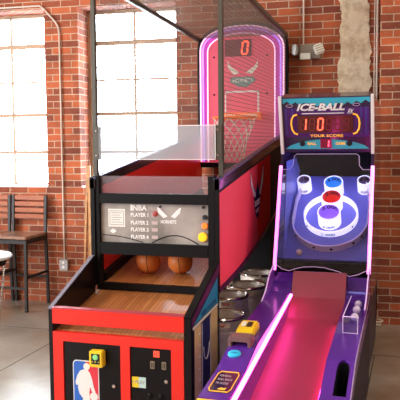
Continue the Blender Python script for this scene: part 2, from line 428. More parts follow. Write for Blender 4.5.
t = thing('emergency_light', 'twin head emergency light under a thin drop pipe on the brick wall', 'emergency light', tuple(W(1.09, -.03, 2.6)))
def wbox(s0, s1, d0, d1, z0, z1):
    g = G(); g.box(s0, s1, d0, d1, z0, z1); g.v = [W(*v) for v in g.v]; return g
obj('housing', wbox(.99, 1.20, -.075, -.001, 2.565, 2.70), M['lampbox'], t, .008)
obj('front_cover', wbox(1.005, 1.105, -.095, -.076, 2.555, 2.615), M['lamp'], t, .004, label='cream lower cover')
g = G(); g.tube(wpts([(1.03, -.02, CZ), (1.03, -.02, 2.70)]), .008); obj('drop_pipe', g, M['pipe'], t)
for c, m_, lab, a in ((.955, 'galv', 'left lamp head, grey', .10), (1.185, 'lamp', 'right lamp head, cream and tilted', -.35)):
    g = G(); g.box(-.045, .045, -.04, .03, -.05, .05)
    R_ = Matrix.Rotation(a, 3, 'Y') @ Matrix.Rotation(.25*(1 if c > 1 else -1), 3, 'Z')
    kk = .65 if c < 1 else 1
    g.v = [W(c+(R_@v).x*kk, -.10+(R_@v).y, 2.645+(R_@v).z) for v in g.v]
    h = obj('lamp_head', g, M[m_], t, .012, label=lab)
    g = G()
    for k in range(4): g.box(-.036, .036, -.044, -.040, -.040+k*.022, -.030+k*.022)
    g.v = [W(c+(R_@v).x*kk, -.10+(R_@v).y, 2.645+(R_@v).z) for v in g.v]
    obj('lens_rib', g, M['galv'], h)

# ------------------------------------------------------------------ basketball arcade game
XL, XR, YF, YP, YB = -2.125, -1.21, 3.74, 4.40, 6.88
BK = thing('basketball_arcade_game', 'red and black basketball hoop arcade game in a tall net cage', 'arcade game', (-1.67, 5.3, 0))
K = M['black']
g = G(); g.prism([(YF+.02, 0), (YF+.02, .60), (4.38, .60), (4.38, 0)], XL+.03, XR-.03)
obj('base_cabinet', g, M['matte'], BK)
# red front
g = G()
fx = [(-2.097, -2.03), (-1.653, -1.593), (-1.334, -1.257)]
for a, b in fx: g.box(a, b, YF, YF+.03, .03, .557)
g.box(-2.097, -1.257, YF, YF+.03, .557, .613); g.box(-2.03, -1.334, YF, YF+.03, .03, .09)
obj('front_frame', g, M['red'], BK)
g = G(); g.box(-2.10, -1.25, YF-.004, YF+.04, .662, .755); obj('top_rail', g, M['red'], BK, .004)
g = G(); g.box(-2.10, -1.25, YF-.002, YF+.045, .7555, .762); obj('rail_cap', g, mat('cap_edge', (.42, .06, .08), .3), BK)
# wings
wing = [(YF, 0), (YF, .745), (4.345, .978), (4.345, 0)]
wl = obj('side_wing', (lambda q: (q.prism(wing, XL, XL+.03), q)[1])(G()), K, BK, .003)
wr = obj('side_wing', (lambda q: (q.prism(wing, XR-.045, XR), q)[1])(G()), K, BK, .003)
g = G(); g.bar((XL+.012, YF-.002, .752), (XL+.012, 4.345, .984), .026, .008); obj('edge_strip', g, mat('wing_edge', (.16, .15, .20), .35), wl)
g = G(); g.bar((XR-.022, YF-.002, .752), (XR-.022, 4.345, .984), .044, .010); obj('edge_strip', g, M['matte'], wr)
def sidepoly(pts, dx, m, parent, name, label=None):
    q = G(); q.prism(pts, XR+.0003, XR+dx, 'x'); return obj(name, q, m, parent, label=label)
sidepoly([(3.755, .690), (4.34, .912), (4.34, .965), (3.755, .742)], .0012, M['purpledk'], wr, 'art_border')
sidepoly([(3.79, .695), (4.30, .722), (4.30, .885)], .0016, M['blue'], wr, 'art_sky')
sidepoly([(3.77, .672), (4.30, .700), (4.30, .716), (3.77, .686)], .0018, M['cream'], wr, 'art_line')
sidepoly([(3.80, .05), (3.80, .670), (3.93, .676), (3.93, .05)], .0016, M['tan'], wr, 'art_court')
sidepoly([(4.14, .05), (4.14, .688), (4.29, .696), (4.29, .05)], .0016, M['tan'], wr, 'art_court')
sidepoly([(3.94, .05), (3.94, .676), (4.13, .687), (4.13, .05)], .0016, M['navy'], wr, 'art_key')
g = G()
g.tube([(XR+.002, 4.035+.06*math.sin(a), .52-.09*math.cos(a)*1) for a in [(-PI/2)+PI*i/14 for i in range(15)]], .004, 5)
for yy in (3.948, 4.122): g.bar((XR+.002, yy, .12), (XR+.002, yy, .67), .003, .006)
for k in range(7):
    g.bar((XR+.002, 3.88, .62-.07*k), (XR+.002, 3.91, .62-.07*k), .003, .006)
obj('court_marking', g, M['paper'], wr)
g = text_g('NBA HOOPS', .040, fit=.33, shear=.2, bold=.0006); place(g, (XR+.0017, 3.93, .712), (0, 1, .055), (0, -.055, 1))
obj('side_lettering', g, M['navy'], wr)

# doors
def door(x0, x1):
    q = G(); q.box(x0+.003, x1-.003, YF+.008, YF+.026, .093, .554); return obj('door', q, M['black'], BK, .002)
dl = door(-2.03, -1.653); dr = door(-1.593, -1.334)
def disc(c, r, t, m, parent, name, ax=(0, -1, 0), label=None, n=24):
    q = G(); q.lathe([(r, 0), (r, t*.7), (r*.85, t)], c, ax, n); return obj(name, q, m, parent, label=label)
YD = YF+.008
for x, z, p in ((-1.700, .305, dl), (-1.367, .364, dr)):
    disc((x, YD, z), .012, .008, M['chrome'], p, 'lock', label='round chrome lock')
# league emblem on the left door
lx0, lx1, lz1, lz0 = -1.970, -1.797, .446, .056
LW = lx1-lx0
def rr(x0, x1, z0, z1, r, n=5):
    P = []
    for cx, cz, a in ((x1-r, z1-r, 0), (x0+r, z1-r, PI/2), (x0+r, z0+r, PI), (x1-r, z0+r, 3*PI/2)):
        for i in range(n+1): P.append((cx+r*math.cos(a+i*PI/2/n), cz+r*math.sin(a+i*PI/2/n)))
    return P
g = G(); g.prism(rr(lx0, lx1, lz0, lz1, .026), YD, YD-.0012, 'y'); lg = obj('league_logo', g, M['paper'], dl, label='red, white and blue rounded logo with a player silhouette')
bd = .006
P = rr(lx0+bd, lx1-bd, lz0+bd, lz1-bd, .021)
xm = lx0+LW*.50
def clip(P, x, keep):
    out = []
    for i, p in enumerate(P):
        q = P[(i+1) % len(P)]; a = (p[0]-x)*keep > 0; b = (q[0]-x)*keep > 0
        if a: out.append(p)
        if a != b: t_ = (x-p[0])/(q[0]-p[0]); out.append((x, p[1]+t_*(q[1]-p[1])))
    return out
g = G(); g.prism(clip(P, xm, -1), YD-.0012, YD-.0018, 'y'); obj('blue_field', g, M['nbablue'], lg)
g = G(); g.prism(clip(P, xm, 1), YD-.0012, YD-.0018, 'y'); obj('red_field', g, M['nbared'], lg)
sil = [(124,180),(98,192),(80,220),(66,262),(70,284),(84,280),(88,262),(82,296),(92,335),(114,362),(116,400),(102,450),(72,512),(120,512),(146,455),(160,425),(172,465),(185,512),(214,512),(200,450),(182,405),(163,370),(158,325),(164,285),(176,318),(190,330),(200,318),(188,285),(178,235),(164,200),(152,184)]
def lp(p): return (lx0+(p[0]-50)/175*LW, lz1-(p[1]-125)/175*LW)
g = G(); g.prism([lp(p) for p in sil], YD-.0018, YD-.0026, 'y')
for c, r in (((143, 162), 20), ((189, 347), 25)):
    cx, cz = lp(c); rr_ = r*1.08/175*LW
    g.prism([(cx+rr_*math.cos(2*PI*i/20), cz+rr_*math.sin(2*PI*i/20)) for i in range(20)], YD-.0018, YD-.0028, 'y')
obj('player_silhouette', g, M['paper'], lg)
# yellow ticket unit on the left door
g = G(); g.box(-1.838, -1.750, YD-.05, YD, .425, .524); yb = obj('card_reader', g, M['yellow'], dl, .006, label='bright yellow card reader box with a green light')
g = G(); g.box(-1.822, -1.768, YD-.052, YD-.049, .446, .508); obj('screen', g, M['hole'], yb)
disc((-1.795, YD-.052, .488), .017, .003, M['green'], yb, 'green_light')
for k in range(3): disc((-1.815+.020*k, YD-.052, .460), .004, .003, M['yellow'], yb, 'reader_button', n=10)
# labels and slots on the right door
g = G(); g.box(-1.445, -1.408, YD-.003, YD, .504, .542); q = obj('price_label', g, mat('orange_red_label', (.95, .10, .05), .4, emit=(1, .1, .04), estr=.3), dr, label='small orange red label')
g = text_g('11', .024, bold=.0004); place(g, (-1.438, YD-.003, .514), (1, 0, 0), (0, 0, 1)); obj('label_digits', g, M['hole'], q)
for x in (-1.465, -1.394):
    g = G(); g.box(x, x+.028, YD-.006, YD, .434, .480); q = obj('coin_slot', g, M['coin'], dr, .002)
    g = G(); g.box(x+.007, x+.011, YD-.0075, YD-.005, .442, .472); g.box(x+.017, x+.021, YD-.0075, YD-.005, .442, .472); obj('slot_opening', g, M['hole'], q)
g = G(); g.box(-1.582, -1.540, YD-.003, YD, .312, .376); q = obj('instruction_sticker', g, M['yellow'], dr, label='yellow and pale blue sticker')
g = G(); g.box(-1.5395, -1.495, YD-.003, YD, .312, .376); obj('sticker_half', g, mat('pale_blue_print', (.55, .72, .62), .5), q)
g = text_g('1 PLAY', .028, fit=.078, bold=.0006); place(g, (-1.578, YD-.0032, .336), (1, 0, 0), (0, 0, 1)); obj('sticker_lettering', g, M['papergrey'], q)
for x in (-1.47, -1.40): disc((x, YD, .27), .016, .006, M['matte'], dr, 'coin_return')

# wooden decks
deck = [(YF+.045, .600), (YF+.045, .618), (YP, .748), (YP, .73)]
g = G(); g.prism(deck, XL+.03, XR-.045); obj('ball_return_deck', g, M['wood'], BK)
g = G(); g.box(-2.095, -1.258, YF+.005, YF+.045, .598, .612); obj('deck_lip', g, M['wood'], BK)
def pz(y): return .800+(y-4.45)*.182          # playfield height
g = G(); g.prism([(4.42, pz(4.42)), (4.42, pz(4.42)-.02), (6.8, pz(6.8)-.02), (6.8, pz(6.8))], XL+.03, XR-.03); obj('playfield', g, M['wood'], BK)
# side panels of the playfield
def lip(y): return 1.53+(y-4.42)*.133
def low(y): return .775+(y-4.34)*.055+max(0, y-4.34)**2*.062
ys = [4.35+i*(YB-4.35)/12 for i in range(13)]
prof = [(y, low(y)) for y in ys]+[(y, lip(y)) for y in reversed(ys)]
for x0, x1, inner in ((XL, XL+.03, 1), (XR-.03, XR, 0)):
    g = G(); g.prism(prof, x0, x1); sp_ = obj('side_panel', g, M['matte'], BK)
    g = G(); g.prism([(y, lip(y)-.012) for y in ys]+[(y, lip(y)) for y in reversed(ys)], x0-.006, x1+.012)
    obj('lip_trim', g, M['lipblue'], sp_, .002)
    g = G(); g.prism([(y, lip(y)-.075) for y in ys]+[(y, lip(y)-.013) for y in reversed(ys)], x0-.004, x1+.004)
    obj('upper_band', g, mat('dark_band', (.035, .02, .018), .25, coat=.5), sp_)
    if inner:
        yi = [4.425+i*(YB-4.425)/12 for i in range(13)]
        g = G(); g.prism([(y, pz(y)+.055) for y in yi]+[(y, lip(y)-.08) for y in reversed(yi)], XL+.0302, XL+.034)
        obj('inner_red_face', g, M['red'], sp_)
    else:
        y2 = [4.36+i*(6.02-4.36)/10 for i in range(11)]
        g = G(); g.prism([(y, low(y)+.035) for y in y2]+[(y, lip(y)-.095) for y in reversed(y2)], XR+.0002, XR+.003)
        side_face = obj('side_face_neon_tint', g, M['redside'], sp_)  # face colour carries the pink cast by the neon tubes
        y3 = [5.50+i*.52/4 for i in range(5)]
        g = G(); g.prism([(y, low(y)+.036) for y in y3]+[(y, lip(y)-.096) for y in reversed(y3)], XR+.003, XR+.0034); obj('untinted_band', g, M['redred'], side_face)
        g = G(); g.prism([(y, low(y)-.004) for y in ys]+[(y, low(y)+.028) for y in reversed(ys)], XR+.0002, XR+.004); obj('lower_edge_band', g, M['purpledk'], sp_)
        # winged team emblem
        def em(pts, m_, d, nm):
            q = G(); q.prism(pts, XR+.0035, XR+.0035+d, 'x'); obj(nm, q, m_, side_face)
        em([(5.23,1.545),(5.33,1.42),(5.44,1.36),(5.50,1.44),(5.55,1.36),(5.62,1.44),(5.72,1.585),(5.70,1.42),(5.60,1.31),(5.57,1.22),(5.50,1.13),(5.42,1.18),(5.37,1.26),(5.36,1.33),(5.25,1.42)], M['emnavy'], .001, 'emblem_outline')
        em([(5.24,1.52),(5.34,1.40),(5.42,1.35),(5.41,1.315),(5.345,1.335),(5.26,1.42)], M['emwhite'], .002, 'emblem_wing')
        em([(5.715,1.56),(5.62,1.42),(5.555,1.345),(5.59,1.325),(5.69,1.42)], M['emwhite'], .002, 'emblem_wing')
        em([(5.385,1.285),(5.58,1.305),(5.565,1.255),(5.395,1.24)], M['emwhite'], .002, 'emblem_stripe')
        em([(5.41,1.215),(5.555,1.235),(5.53,1.195),(5.44,1.185)], M['cuppink'], .002, 'emblem_stripe')
g = G(); g.prism([(4.425, pz(4.425)+.0005), (4.425, pz(4.425)+.055), (6.8, pz(6.8)+.055), (6.8, pz(6.8)+.0005)], XL+.031, XL+.075); obj('side_kick', g, M['matte'], BK)
g = G(); g.box(XL+.06, XR-.06, 6.35, 6.80, 0, pz(6.35)-.022); obj('rear_support', g, M['matte'], BK)
g = G(); g.box(XL+.03, XR-.03, 4.405, 4.42, .62, .79); obj('deck_riser', g, M['matte'], BK)

# front box frame with the score panel
for x0, x1 in ((-2.093, -2.062), (-1.288, -1.242)):
    g = G(); g.box(x0, x1, 4.36, 4.42, .745, 1.533); obj('front_post', g, M['matte'], BK, .003)
g = G(); g.box(-2.062, -1.288, 4.365, 4.415, .748, .792); obj('cross_bar', g, M['matte'], BK, .003)
g = G()
g.box(-2.062, -1.288, 4.36, 4.42, 1.345, 1.412); g.box(-2.062, -1.288, 4.36, 4.42, .995, 1.077)
sf = obj('score_frame', g, M['matte'], BK, .003)
SY = 4.385
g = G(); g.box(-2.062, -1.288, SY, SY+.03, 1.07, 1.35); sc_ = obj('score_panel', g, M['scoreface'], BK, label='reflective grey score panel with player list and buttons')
g = G(); g.box(-2.062, -1.288, 4.386, 4.392, 1.412, 1.531); obj('upper_window', g, haze_plate('pinkish_window', .22, (.75, .62, .66)), BK)
def stext(s, x, z, h, wd, m_='txtwhite', sh=0, bo=.001):
    q = text_g(s, h/.72, fit=wd, shear=sh, bold=bo); place(q, (x, SY-.001, z), (1, 0, 0), (0, 0, 1)); return obj('lettering', q, M[m_], sc_)
stext('NBA', -1.825, 1.298, .038, .100); stext('Hoops', -1.715, 1.300, .034, .10, 'txtdull', .35, 0)
g = G(); g.box(-1.843, -1.828, SY-.002, SY, 1.296, 1.338); obj('small_logo', g, M['txtwhite'], sc_)
for k, z in enumerate((1.256, 1.203, 1.156, 1.106)):
    stext('PLAYER %d' % (k+1), -1.842, z, .026, .128)
    q = G(); q.box(-1.690, -1.648, SY-.002, SY, z+.002, z+.024); obj('score_box', q, M['txtdull'], sc_)
disc((-1.665, SY, 1.278), .020, .006, mat('dark_red_disc', (.35, .05, .04), .4), sc_, 'red_disc')
g = G(); g.box(-2.008, -1.884, SY-.0015, SY, 1.183, 1.306); nt_ = obj('notice', g, M['paper'], sc_, label='white framed notice')
g = G()
for x0, x1, z0, z1 in ((-1.998,-1.894,1.290,1.294),(-1.998,-1.894,1.195,1.199),(-1.998,-1.994,1.195,1.294),(-1.898,-1.894,1.195,1.294)): g.box(x0, x1, SY-.002, SY-.0015, z0, z1)
for k in range(5): g.box(-1.984, -1.908-.012*(k % 2), SY-.002, SY-.0015, 1.213+k*.016, 1.217+k*.016)
obj('notice_print', g, M['papergrey'], nt_)
g = G(); g.prism([(-1.998, 1.153), (-1.985, 1.163), (-1.973, 1.170), (-1.960, 1.163), (-1.948, 1.153), (-1.962, 1.143), (-1.973, 1.138), (-1.985, 1.143)], SY-.002, SY, 'y'); obj('maker_badge', g, M['txtwhite'], sc_)
# emblem on the score panel
for sx in (-1, 1):
    g = G(); g.prism([(-1.565+sx*.012, 1.262), (-1.565+sx*.070, 1.318), (-1.565+sx*.085, 1.322), (-1.565+sx*.078, 1.285), (-1.565+sx*.04, 1.250)], SY-.002, SY, 'y')
    obj('emblem_wing', g, M['txtwhite'], sc_)
stext('HORNETS', -1.625, 1.215, .022, .11, 'txtwhite')
g = G()
g.tube([(-1.69+.33*i/16, SY-.001, 1.080+.055*math.sin(PI*i/16)) for i in range(17)], .0035, 5)
g.tube([(-2.055+.30*i/16, SY-.001, 1.125-.045*(i/16)**2) for i in range(17)], .003, 5)
obj('cable_line', g, M['matte'], sc_)
disc((-1.327, SY, 1.340-.012), .010, .008, M['hole'], sc_, 'screw', n=12); disc((-1.628, SY, 1.326), .009, .006, M['hole'], sc_, 'screw', n=12)
disc((-1.316, SY, 1.262), .016, .012, M['hole'], sc_, 'button', label='black push button')
disc((-1.316, SY, 1.205), .021, .014, M['orangeb'], sc_, 'button', label='lit orange push button')
disc((-1.330, SY, 1.131), .031, .018, M['yellowb'], sc_, 'button', label='large lit yellow push button')

# cage posts, rails, plate
TZ = 2.86
def tz(y): return 2.875-.035*(y-YP)
cp = []
for x in (XL+.015, XR-.002):
    g = G(); g.box(x-.015, x+.017, YP+.005, YP+.037, lip(YP)+.001, tz(YP)); cp.append(obj('cage_post', g, M['olive'], BK, .003))
for x in (XL+.012, XR-.012):
    g = G(); g.bar((x, YP+.01, tz(YP)), (x, YB, tz(YB)), .032, .042); obj('cage_rail', g, M['olive'], BK, .003)
g = G(); g.box(XL, XR, YP, YP+.035, tz(YP)-.02, tz(YP)+.02); obj('cage_rail', g, M['olive'], BK, .003)
g = G(); g.box(-2.066, -1.238, 4.375, 4.381, 1.645, 1.862); pt = obj('ball_stop_plate', g, M['acrylic'], BK, label='clear scuffed acrylic strip')
g = G(); g.box(-2.066, -1.238, 4.3745, 4.3815, 1.862, 1.867); g.box(-2.066, -1.238, 4.3745, 4.3815, 1.641, 1.645); g.box(-1.242, -1.238, 4.3745, 4.3815, 1.645, 1.862)
obj('plate_edge', g, M['white'], pt)
for x0, x1 in ((-2.112, -2.060), (-1.252, -1.197)):
    g = G(); g.box(x0, x1, 4.382, YP+.005, 1.64, 1.865); tb = obj('mounting_tab', g, M['olive'], BK, .002)
    for z in (1.67, 1.835): disc(((x0+x1)/2, 4.382, z), .008, .007, M['chrome'], tb, 'bolt', n=10)
# netting: thin wire mesh on both sides and the top
def meshwall(x, name):
    q = G(); st = .030; y = YP+.06
    while y < YB-.01:
        q.bar((x, y, lip(y)), (x, y, tz(y)), .0021); y += st
    z = 1.56
    while z < 2.85:
        ya = YP+.03
        if lip(YP+.03) > z: pass
        yb = min(YB, 4.42+(z-1.53)/.133) if z > 1.53 else ya
        if tz(yb) < z: yb = min(yb, YP+(2.875-z)/.035)
        q.bar((x, ya, z), (x, yb, z), .0021); z += st
    return obj(name, q, mat('net_wire', (.13, .10, .075), .6), BK)
meshwall(XL+.012, 'side_net'); meshwall(XR-.010, 'side_net')
g = G()
x = XL+.05
while x < XR-.02: g.bar((x, YP+.03, tz(YP)), (x, YB, tz(YB)), .003); x += .028
y = YP+.07
while y < YB: g.bar((XL+.01, y, tz(y)), (XR-.01, y, tz(y)), .003); y += .028
obj('top_net', g, mat('top_net_wire', (.16, .11, .07), .6), BK)

# backboard with arched top
def arch(xa, xb, z0, zs_, h, n=22):
    cx = (xa+xb)/2; r = (xb-xa)/2
    return [(xa, z0)]+[(cx-r*math.cos(PI*i/n), zs_+h*math.sin(PI*i/n)**.85) for i in range(n+1)]+[(xb, z0)]
g = G(); g.prism(arch(-2.118, -1.197, 1.5, 2.675, .265), 6.83, 6.88, 'y'); bb = obj('backboard', g, M['matte'], BK)
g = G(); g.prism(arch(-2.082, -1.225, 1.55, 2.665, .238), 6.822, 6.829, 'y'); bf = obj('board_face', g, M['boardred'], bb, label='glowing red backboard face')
def offpath(xa, xb, z0, zs_, h, y): return [(p[0], y, p[1]) for p in arch(xa, xb, z0, zs_, h)]
g = G(); g.tube(offpath(-2.078, -1.236, 1.56, 2.665, .232, 6.812), .008); obj('neon_tube', g, M['neonw'], bb, label='pale pink outer neon outline')
g = G(); g.tube(offpath(-2.050, -1.264, 1.56, 2.66, .212, 6.812), .009); obj('neon_tube', g, M['neonp'], bb, label='purple neon outline')
g = G(); g.tube(offpath(-2.003, -1.322, 1.56, 2.64, .185, 6.812), .006); obj('neon_tube', g, M['neonw'], bb, label='thin inner pink neon outline')
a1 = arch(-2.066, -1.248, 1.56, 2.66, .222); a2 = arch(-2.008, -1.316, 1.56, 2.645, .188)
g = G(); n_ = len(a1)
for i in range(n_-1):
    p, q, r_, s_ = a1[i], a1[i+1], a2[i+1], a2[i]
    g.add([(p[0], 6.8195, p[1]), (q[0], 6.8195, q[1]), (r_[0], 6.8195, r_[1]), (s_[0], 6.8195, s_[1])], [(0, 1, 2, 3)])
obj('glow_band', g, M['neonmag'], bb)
BY = 6.82
g = G(); g.box(-1.83, -1.555, BY-.006, BY, 2.60, 2.765); dp = obj('clock_display', g, mat('dull_display', (.17, .04, .06), .3), bb)
def seg_digit(x, z, w_, h, ch, y, t_=.012, sl=.12):
    on = {'0': 'abcdef', '1': 'bc', '8': 'abcdefg'}[ch]
    X = {'l': 0, 'r': w_}; out = G()
    S = dict(a=((0, h), (w_, h)), b=((w_, h), (w_, h/2)), c=((w_, h/2), (w_, 0)), d=((0, 0), (w_, 0)), e=((0, h/2), (0, 0)), f=((0, h), (0, h/2)), g=((0, h/2), (w_, h/2)))
    for k in on:
        (ax, az), (bx_, bz) = S[k]
        dx, dz = bx_-ax, bz-az; L_ = math.hypot(dx, dz); gx, gz = dx/L_*t_*.3, dz/L_*t_*.3
        ax += gx; az += gz; bx_ -= gx; bz -= gz
        out.bar((x+ax+sl*az, y, z+az), (x+bx_+sl*bz, y, z+bz), .003, t_, up=(0, 0, 1) if abs(dx) > abs(dz) else (1, 0, 0)) if abs(dx) > abs(dz) else out.bar((x+ax+sl*az, y, z+az), (x+bx_+sl*bz, y, z+bz), t_, .003, up=(0, 1, 0))
    return out
g = seg_digit(-1.655, 2.62, .055, .12, '0', BY-.009, .016, .12); obj('clock_digit', g, M['segon'], dp, label='lit red zero')
g = seg_digit(-1.79, 2.62, .055, .12, '8', BY-.009, .010, .12); obj('clock_digit', g, M['segoff'], dp)
for sx in (-1, 1):
    g = G(); g.prism([(-1.645+sx*.03, 2.44), (-1.645+sx*.12, 2.50), (-1.645+sx*.155, 2.56), (-1.645+sx*.15, 2.49), (-1.645+sx*.09, 2.42)], BY-.004, BY, 'y'); obj('emblem_wing', g, M['cream'], bb)
g = G(); g.prism([(-1.76, 2.40), (-1.53, 2.40), (-1.515, 2.355), (-1.60, 2.30), (-1.69, 2.30), (-1.775, 2.355)], BY-.004, BY, 'y'); eb = obj('emblem_body', g, mat('emblem_teal', (.16, .26, .24), .5), bb)
g = text_g('HORNETS', .055, fit=.2); place(g, (-1.745, BY-.004, 2.345), (1, 0, 0), (0, 0, 1)); obj('emblem_lettering', g, M['cream'], eb)
g = G()
for x0, x1, z0, z1 in ((-1.83,-1.48,2.245,2.262),(-1.497,-1.48,1.99,2.262),(-1.83,-1.813,1.99,2.262)): g.box(x0, x1, BY-.003, BY, z0, z1)
obj('shooting_square', g, M['paper'], bb)
for x, z in ((-1.94, 2.60), (-1.40, 2.60), (-1.94, 2.23), (-1.40, 2.23)): disc((x, BY, z), .010, .005, M['matte'], bb, 'bolt', n=10)
# rim and net
RC = Vector((-1.645, 6.47, 1.985)); RR = .20
g = G(); g.tube([RC+Vector((RR*math.cos(a), RR*math.sin(a), 0)) for a in [2*PI*i/32 for i in range(32)]], .011, 8, closed=True)
rim = obj('hoop', g, M['orange'], BK)
g = G(); g.box(-1.835, -1.45, 6.72, BY, 1.975, 2.045); g.bar((-1.645, 6.66, 1.985), (-1.645, 6.82, 1.99), .12, .02)
q = obj('rim_bracket', g, M['orange'], rim)
g = text_g('NBA HOOPS', .05, fit=.34, shear=.2, bold=.001); place(g, (-1.815, 6.72, 1.993), (1, 0, 0), (0, 0, 1)); obj('bracket_lettering', g, M['cream'], q)
g = G(); nn = 12; lv = 7
def npnt(i, k):
    r = [.20, .185, .165, .14, .12, .105, .10, .10][k]; a = 2*PI*(i+.5*(k % 2))/nn
    return RC+Vector((r*math.cos(a), r*math.sin(a), -.058*k))
for k in range(lv):
    for i in range(nn):
        p = npnt(i, k)
        for j in ((0, -1) if k % 2 == 0 else (0, 1)):
            g.tube([p, npnt(i+j, k+1)], .0042, 4)
obj('net', g, M['net'], rim)

# two balls waiting behind the opening
def basketball(c, r, label):
    g = G(); g.sphere(c, r, 28, 18)
    t_ = tag(obj('basketball', g, M['ball']), label, 'basketball', None); t_['org'] = (0, 0, 0)
    q = G(); c = Vector(c)
    for ax in (Vector((1,.2,.1)), Vector((.1,1,.3))):
        a = ax.orthogonal().normalized(); b = ax.cross(a).normalized()
        q.tube([c+(a*math.cos(2*PI*i/28)+b*math.sin(2*PI*i/28))*r for i in range(28)], .0022, 5, closed=True)
    obj('seam', q, M['seam'], t_)
cs = 1/math.cos(math.atan(.182))
basketball((-1.80, 4.60, pz(4.60)+.088*cs+.001), .088, 'orange mini basketball on the wooden ramp, left of the two')
basketball((-1.57, 4.62, pz(4.62)+.088*cs+.001), .088, 'orange mini basketball on the wooden ramp, right of the two')

# ------------------------------------------------------------------ alley bowling game
IL, IR = -.985, -.29
IC = (IL+IR)/2
IB = thing('alley_bowling_game', 'purple alley roller arcade game with pink neon edges and a lit ring target board', 'arcade game', (IC, 4.6, 0))
PU = M['purple']
# base
g = G(); g.prism([(3.13, .03), (3.13, .26), (4.6, .45), (5.0, .60), (6.25, .60), (6.25, .03)], IL+.02, IR-.02); obj('base_cabinet', g, mat('side_navy', (.015, .018, .04), .4), IB)
lprof = [(3.12, .05), (3.12, .533), (3.46, .565), (3.76, .632), (4.85, .695), (5.0, .74), (5.06, .80), (5.06, .05)]
g = G(); g.prism(lprof, IL, IL+.16); rl = obj('side_rail', g, PU, IB, .006)
rprof = [(3.04, .31), (3.04, .40), (3.53, .46), (3.80, .555), (4.2, .597), (4.85, .64), (5.0, .69), (5.06, .78), (5.06, .60), (4.85, .55), (4.2, .507), (3.80, .465), (3.53, .37)]
g = G(); g.prism([(3.06, .03), (3.06, .309), (3.53, .369), (3.80, .464), (4.2, .506), (4.85, .549), (5.06, .599), (5.06, .03)], IR-.03, IR-.003); obj('side_skirt', g, mat('skirt_navy', (.012, .014, .03), .45, spec=.2), IB)
g = G(); g.prism(rprof, IR-.16, IR); rrr = obj('side_rail', g, PU, IB)
# pocket in right rail (cut)
cut = G()
cx_, hw = -.352, .034
pk = [(cx_-hw, 3.52), (cx_+hw, 3.52), (cx_+hw, 3.74)]+[(cx_+hw*math.cos(PI*i/10), 3.74+.08*math.sin(PI*i/10)) for i in range(1, 10)]+[(cx_-hw, 3.74)]
cut.prism(pk, .30, .8, 'z')
cuto = obj('cutter', cut, M['hole'])
md = rrr.modifiers.new('b', 'BOOLEAN'); md.operation = 'DIFFERENCE'; md.object = cuto; md.solver = 'EXACT'
bpy.context.view_layer.update()
dg = bpy.context.evaluated_depsgraph_get()
nm = bpy.data.meshes.new_from_object(rrr.evaluated_get(dg)); rrr.modifiers.clear(); rrr.data = nm
nm.materials.clear(); nm.materials.append(PU)
bpy.data.objects.remove(cuto)
g = G(); g.prism([(x_*.98+cx_*.02, y_) for x_, y_ in pk], .301, .31, 'z'); obj('pocket_floor', g, M['hole'], rrr)
ins = [(cx_+(x_-cx_)*.97, 3.67+(y_-3.67)*.99) for x_, y_ in pk]
g = G(); n_ = len(ins)
for i in range(n_):
    a, b = ins[i], ins[(i+1) % n_]
    def rz(y): return (.46-(3.53-y)*.122 if y < 3.53 else .46+(y-3.53)*.352 if y < 3.8 else .555)-.012
    g.add([(a[0], a[1], .31), (b[0], b[1], .31), (b[0], b[1], rz(b[1])), (a[0], a[1], rz(a[1]))], [(0, 1, 2, 3)])
obj('pocket_liner', g, M['hole'], rrr)
# lane
g = G(); g.prism([(3.1, .31), (4.70, .545), (4.86, .66), (4.95, .825), (4.97, .825), (4.97, .5), (3.1, .27)], IL+.16, IR-.16)
obj('lane', g, M['lane'], IB, label='dull pink vinyl roll lane with a jump ramp')
g = G(); g.tube([(IL+.172, 3.12, .514), (IL+.172, 4.78, .688)], .012); obj('neon_tube', g, M['tube'], IB, label='glowing pink tube along the left lane edge')
g = G(); g.tube([(IR-.170, 3.14, .332), (IR-.170, 3.5, .382), (IR-.170, 4.0, .480), (IR-.170, 4.60, .565)], .008); obj('neon_tube', g, M['tube'], IB, label='glowing pink tube along the right lane edge')
# dark pit behind the ramp
g = G(); g.box(IL+.16, IR-.16, 4.972, 5.26, .60, .66); g.box(IL+.03, IR-.03, 5.24, 5.27, .60, .845); obj('ball_pit', g, M['matte'], IB)
# head side panels: slanted
hp = [(5.04, .70), (5.02, .82), (5.30, 1.56), (5.35, 1.675), (5.22, 2.085), (5.30, 2.095), (6.25, 2.05), (6.25, .60), (5.04, .60)]
for x0, x1 in ((IL, IL+.022), (IR-.022, IR)):
    g = G(); g.prism(hp, x0, x1); hs = obj('head_side', g, M['hdark'], IB)
    cx = (x0+x1)/2
    g = G(); g.bar((cx, 5.20, 2.09), (cx, 5.34, 1.66), .024, .02, up=(0, 1, 0)); obj('head_trim', g, M['white'], hs, .003, label='white edge strip')
    g = G(); g.tube([(cx+(.004 if x0 > IC else -.004), 5.286, 1.57), (cx, 5.00, .82)], .013); obj('neon_tube', g, M['tubev'], hs, label='pink violet upright tube')
# inner blue walls
g = G(); g.prism([(5.30, .87), (5.45, 1.60), (5.9, 1.62), (6.1, 1.5), (5.32, .85)], IL+.0225, IL+.026); obj('inner_side_face', g, mat('inner_side_blue', (.22, .25, .75), .35), IB)
g = G(); g.box(IL+.022, IR-.022, 6.2, 6.25, .6, 2.0); obj('head_back', g, M['matte'], IB)
g = G(); g.box(IL+.022, IR-.022, 5.4, 6.25, 2.0, 2.05); obj('head_top', g, M['matte'], IB)
